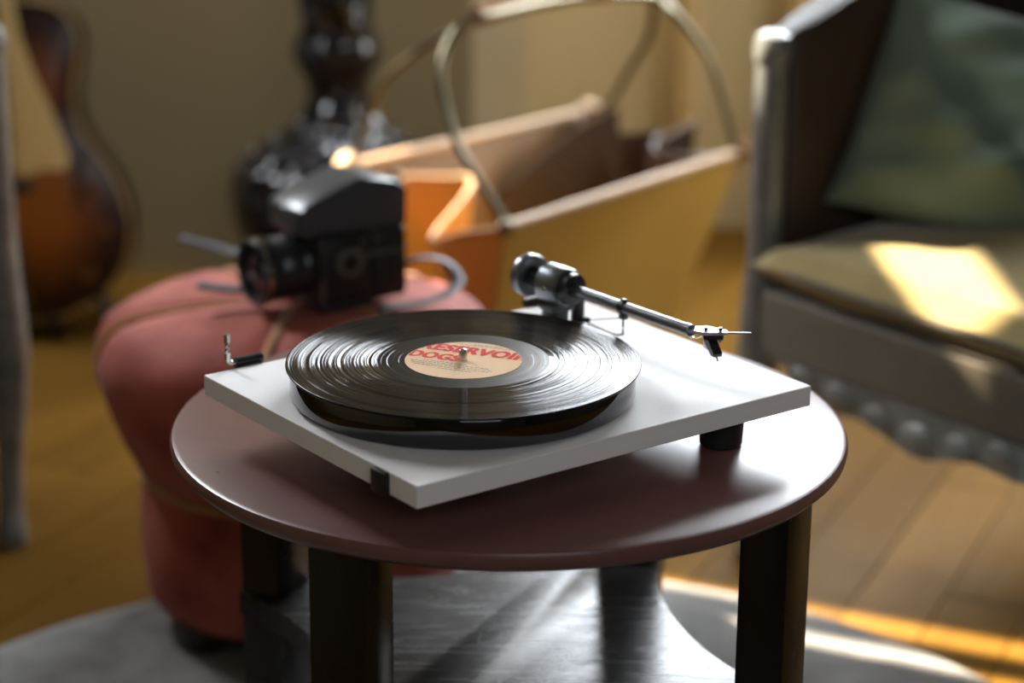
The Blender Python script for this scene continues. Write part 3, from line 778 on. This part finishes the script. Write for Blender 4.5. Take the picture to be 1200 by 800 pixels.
for p, mt, r in ((FL, m_edge, .022), (FR, m_edge, .020), (NR, m_grip, .016), (NL, m_brass, .012)):  # far knobs coloured pale: light caught on the brass is in the colour
    bm = BM(); bmesh.ops.create_uvsphere(bm, u_segments=20, v_segments=12, radius=r, matrix=Matrix.Translation(L(p))); obj('hoop_boss', bm, mt, bask)

# ------------------------------------------------------------------ armchairs
def make_armchair():
    W_, D_ = .60, .56
    t = thing('armchair', 'dark brown leather armchair with silver-grey carved frame holding a green cushion', 'armchair', (.326, .900, 0), math.radians(-52.8))
    # front legs run up as arm posts
    for x in (0, W_):
        s_ = 1 if x else -1
        bm = BM()
        pts = [(x - s_ * .016, -.018, .0), (x - s_ * .016, -.016, .015), (x - s_ * .010, -.006, .06), (x - s_ * .002, .004, .13), (x, 0, .20), (x, -.004, .27), (x, -.004, .33), (x, 0, .42), (x, 0, .60), (x, 0, .668)]
        rad = [.020, .022, .016, .0175, .024, .028, .026, .0225, .0215, .021]
        tube(bm, smooth_path(pts, 4), 0, 14, 1.0, (0, 1, 0), radii=[rad[min(int(i / 4), 9)] + (rad[min(int(i / 4) + 1, 9)] - rad[min(int(i / 4), 9)]) * (i % 4) / 4 for i in range(37)])
        lg = obj('front_leg', bm, m_silver, t)
        bm = BM(); lathe(bm, [(0, .664), (.0215, .664), (.0245, .672), (.0245, .690), (.0215, .700), (.012, .705), (0, .706)], 28, Matrix.Translation((x, 0, 0))); obj('post_cap', bm, m_silver, lg)
    for x in (.04, W_ - .04):
        bm = BM(); tube(bm, [(x, D_ + .10, 0), (x, D_ + .05, .15), (x, D_, .34)], .02, 12, radii=[.016, .02, .024]); obj('back_leg', bm, m_silver, t)
    # upholstered seat rails and carved apron
    bm = BM(); box(bm, .018, W_ - .018, -.022, .012, .288, .372, .008, 3); obj('seat_rail', bm, m_rail, t)
    for x0 in (-.012, W_ - .018):
        bm = BM(); box(bm, x0, x0 + .03, .018, D_, .288, .372, .006, 2); obj('seat_rail', bm, m_rail, t)
    bm = BM(); box(bm, .02, W_ - .02, .015, D_, .335, .376, .004, 1); obj('seat_deck', bm, m_rail, t)
    top = []; bot = []
    for k in range(41):
        x = k / 40; X = .022 + x * (W_ - .044); c = abs(2 * x - 1)
        zb = .236 + .010 * math.cos(PI * 6 * x) + .062 * max(0, (c - .35) / .65) ** 1.5
        top.append((X, .292)); bot.append((X, min(zb, .287)))
    bm = BM(); prism(bm, bot + top[::-1], -.012, .018, .004, 2, Matrix(((1, 0, 0, 0), (0, 0, 1, -.008), (0, 1, 0, 0), (0, 0, 0, 1))))
    ap = obj('apron', bm, m_silver, t, label='carved silver-grey scalloped apron')
    for k in range(7):
        x = .10 + k * .40 / 6; bm = BM()
        lathe(bm, [(0, 0), (.018, 0), (.016, .005), (.007, .009), (0, .010)], 16, axis_mtx((x, -.018, .262 + .008 * math.cos(k * PI / 3)), (x, -.05, .262)) @ Matrix.Scale(1.5, 4, (1, 0, 0))); obj('carved_leaf', bm, m_silver, ap)
    # loose seat cushion
    bm = BM(); cushion(bm, .575, .50, .078, 30, .22, .0035, 2, 3.0)
    for v in bm.verts:
        dz = .018 * math.exp(-((v.co.x / .22) ** 2 + ((v.co.y - .05) / .2) ** 2))
        v.co.z += dz if v.co.z > 0 else 0
    bmesh.ops.translate(bm, verts=bm.verts, vec=(W_ / 2, .215, .376 + .032)); sc = obj('seat_cushion', bm, m_seat, t)
    bm = BM()
    pts = []
    for k in range(41):
        a_ = 2 * PI * k / 40; ca_, sa_ = math.cos(a_), math.sin(a_); e_ = .25
        pts.append((W_ / 2 + .283 * math.copysign(abs(ca_) ** e_, ca_), .215 + .246 * math.copysign(abs(sa_) ** e_, sa_), .406))
    tube(bm, pts, .005, 8); obj('cushion_piping', bm, m_rail, sc)
    # arms: padded slabs sweeping up to the back
    for x in (0, W_):
        s_ = 1 if x else -1
        prof = [(.020, .345), (D_ + .02, .345), (D_ + .06, .70), (D_ + .08, 1.04), (.48, .96), (.34, .86), (.22, .79), (.12, .742), (.05, .714), (.020, .704)]
        bm = BM(); prism(bm, prof, -.024, .024, .014, 4, Matrix(((0, 0, 1, x + s_ * .004), (1, 0, 0, 0), (0, 1, 0, 0), (0, 0, 0, 1)))); obj('arm', bm, m_chairlth, t, angle=50)
    # backrest leaning back with an arched top
    rows = []
    for i in range(13):
        v = i / 12; row = []
        for j in range(17):
            u = j / 16; zt_ = .345 + v * (.76 + .07 * math.sin(PI * u))
            row.append((.022 + u * (W_ - .044), D_ - .035 + v * .10 + .035 * math.sin(PI * u) - .018 * math.sin(PI * v) * math.sin(PI * u), zt_))
        rows.append(row)
    bm = BM(); sheet(bm, rows, .075); bmesh.ops.bevel(bm, geom=[e for e in bm.edges if len(e.link_faces) == 2 and e.calc_face_angle(0) > 1.2], offset=.02, segments=3, affect='EDGES')
    obj('backrest', bm, m_chairlth, t)
    return t
chair = make_armchair()
chair['group'] = 'silver-framed armchairs'
ch2 = copy_tree(chair)
a2 = math.radians(37); ch2.rotation_euler = (0, 0, a2)
ch2.location = (-.674 - .60 * math.cos(a2), .912 - .60 * math.sin(a2), 0)
ch2['label'] = 'silver-grey framed armchair at the left edge, only its front post showing'

# throw pillow leaning in the corner of the right-hand armchair
bm = BM(); cushion(bm, .46, .31, .15, 34, .36, .016, 5, 2.2)
for v in bm.verts:                    # a slack crease running down from the upper edge
    a_, b_ = v.co.x / .23, v.co.y / .155
    v.co.z += .034 * math.exp(-((a_ * .9 - b_ * .7 - .15) / .16) ** 2) * (1 - a_ * a_) * (1 - b_ * b_)
    v.co.z -= .030 * math.exp(-((a_ * .9 + b_ * .9 + .25) / .13) ** 2) * (1 - a_ * a_) * (1 - b_ * b_)
pil = obj('throw_pillow', bm, m_pillow); tag(pil, 'dark sage green pillow leaning on the brown leather armchair', 'pillow')
pil.rotation_euler = (math.radians(66), math.radians(14), math.radians(-12)); pil.location = (.668, .93, .562)

# ------------------------------------------------------------------ guitar
gt = thing('guitar', 'dark sunburst hollow-body guitar with cream pickguard leaning before the wall', 'guitar', (-.862, 1.88, .02))
gt.rotation_euler = (math.radians(-7), math.radians(-5.5), 0)
half = [(0, 0), (.07, .004), (.13, .026), (.175, .065), (.2, .115), (.206, .165), (.198, .215), (.176, .265), (.148, .31), (.138, .345), (.134, .375), (.138, .405), (.147, .44), (.154, .475), (.151, .505), (.136, .53), (.105, .548), (.06, .556), (.028, .557)]
hp = smooth_path([(x, 0, z) for x, z in half], 3)
out = [(p.x, p.z) for p in hp] + [(-p.x, p.z) for p in hp[::-1][:-1]]
n = len(out); cx, cz = 0, .26
bm = BM(); lay = bm.verts.layers.float.new('burst')
rings = []
for s_, y, bv in ((.0, -.072, 1), (.3, -.071, .95), (.55, -.068, .75), (.75, -.062, .45), (.9, -.055, .15), (1, -.050, 0), (1, .045, 0), (.85, .056, .15), (.5, .062, .4)):
    if s_ == 0: v = bm.verts.new((cx, y, cz)); v[lay] = bv; rings.append([v]); continue
    R = []
    for (x, z) in out:
        v = bm.verts.new((x * s_, y, cz + (z - cz) * s_)); v[lay] = bv; R.append(v)
    rings.append(R)
for A, B in zip(rings, rings[1:]):
    for k in range(n):
        k2 = (k + 1) % n
        if len(A) == 1: bm.faces.new((A[0], B[k], B[k2]))
        else: bm.faces.new((A[k], A[k2], B[k2], B[k]))
bm.faces.new(rings[-1])
gb = obj('body', bm, m_burst, gt, angle=60)
bm = BM(); tube(bm, [(x * 1.004, -.050, z) for x, z in out] + [(out[0][0], -.05, out[0][1])], .0028, 6); obj('binding', bm, m_binding, gb)
FY = Matrix(((1, 0, 0, 0), (0, 0, 1, 0), (0, 1, 0, 0), (0, 0, 0, 1)))     # drawing plane x,z; thickness along y
def flat(name, poly, y0, y1, mat, parent=gt, bev=.001):
    bm = BM(); prism(bm, poly, y0, y1, bev, 1, FY); return obj(name, bm, mat, parent)
flat('pickguard', [(.032, .575), (.060, .570), (.066, .50), (.082, .43), (.104, .365), (.118, .315), (.124, .280), (.116, .262), (.078, .268), (.050, .258), (.032, .262)], -.090, -.086, m_pickguard)
flat('neck', [(-.026, .50), (.026, .50), (.022, 1.00), (-.022, 1.00)], -.092, -.064, m_guitarside, bev=.004)
fbd = flat('fretboard', [(-.028, .40), (.028, .40), (.0215, 1.00), (-.0215, 1.00)], -.100, -.092, m_fret)
bm = BM()
for k in range(18):
    z = .42 + .58 * (1 - 2 ** (-(17 - k) / 12)) / (1 - 2 ** (-17 / 12)) ; z = min(z, .995)
    box(bm, -.022, .022, -.1012, -.0995, z - .001, z + .001)
obj('frets', bm, m_string, fbd, kind='stuff')
flat('headstock', [(-.024, 1.0), (.024, 1.0), (.040, 1.05), (.036, 1.17), (.012, 1.15), (-.012, 1.15), (-.036, 1.17), (-.040, 1.05)], -.088, -.074, m_guitarside, bev=.003)
flat('pickup', [(-.036, .345), (.036, .345), (.036, .385), (-.036, .385)], -.094, -.070, m_binding)
flat('bridge', [(-.060, .232), (.060, .232), (.050, .250), (-.050, .250)], -.100, -.068, m_fret)
flat('pickup', [(-.036, .270), (.030, .270), (.030, .305), (-.036, .305)], -.092, -.070, m_binding)
flat('tailpiece', [(-.028, .03), (.028, .03), (.024, .15), (-.024, .15)], -.090, -.084, m_brass)
for s_ in (-1, 1):
    flat('f_hole', [(s_ * .118, .18), (s_ * .130, .20), (s_ * .136, .25), (s_ * .148, .29), (s_ * .140, .30), (s_ * .128, .26), (s_ * .122, .21), (s_ * .110, .19)], -.067, -.0635, m_fret, bev=0)
for x, z in ((.150, .225), (.165, .150), (.118, .130), (.128, .075)):
    bm = BM(); lathe(bm, [(0, 0), (.013, 0), (.012, .012), (0, .013)], 20, axis_mtx((x, -.056, z), (x, -.1, z))); obj('control_knob', bm, m_amber, gt)
bm = BM()
for k in range(6):
    x = -.022 + k * .0088; tube(bm, [(x * 1.1, -.098, .10), (x, -.104, .242), (x * .72, -.103, 1.0), (x * .8, -.09, 1.1)], .0008, 5)
obj('strings', bm, m_string, gt)
for s_ in (-1, 1):
    for z in (1.06, 1.10, 1.14):
        bm = BM(); cyl(bm, (s_ * .036, -.081, z), (s_ * .056, -.081, z), .006, 12, .001); obj('tuning_peg', bm, m_chrome, gt)
# stand
st = thing('guitar_stand', 'black tubular stand cradling the sunburst guitar', 'stand', (-.862, 1.88, 0))
for pts in (((0, .15, .30), (-.16, -.10, .012)), ((0, .15, .30), (.175, -.10, .012)), ((0, .15, .30), (0, .26, .012))):
    bm = BM(); tube(bm, pts, .009, 10); obj('leg', bm, m_black, st)
bm = BM(); tube(bm, [(0, .15, .29), (0, .13, .62)], .009, 10); obj('upright', bm, m_black, st)
for s_ in (-1, 1):
    bm = BM(); tube(bm, smooth_path([(s_ * .03, .14, .10), (s_ * .05, .09, .045), (s_ * .055, -.05, .012), (s_ * .055, -.085, .016), (s_ * .055, -.095, .045)], 4), .008, 10); obj('cradle_arm', bm, m_black, st)
bm = BM(); tube(bm, [(-.05, .14, .10), (.05, .14, .10)], .009, 10); obj('cradle_bar', bm, m_black, st)
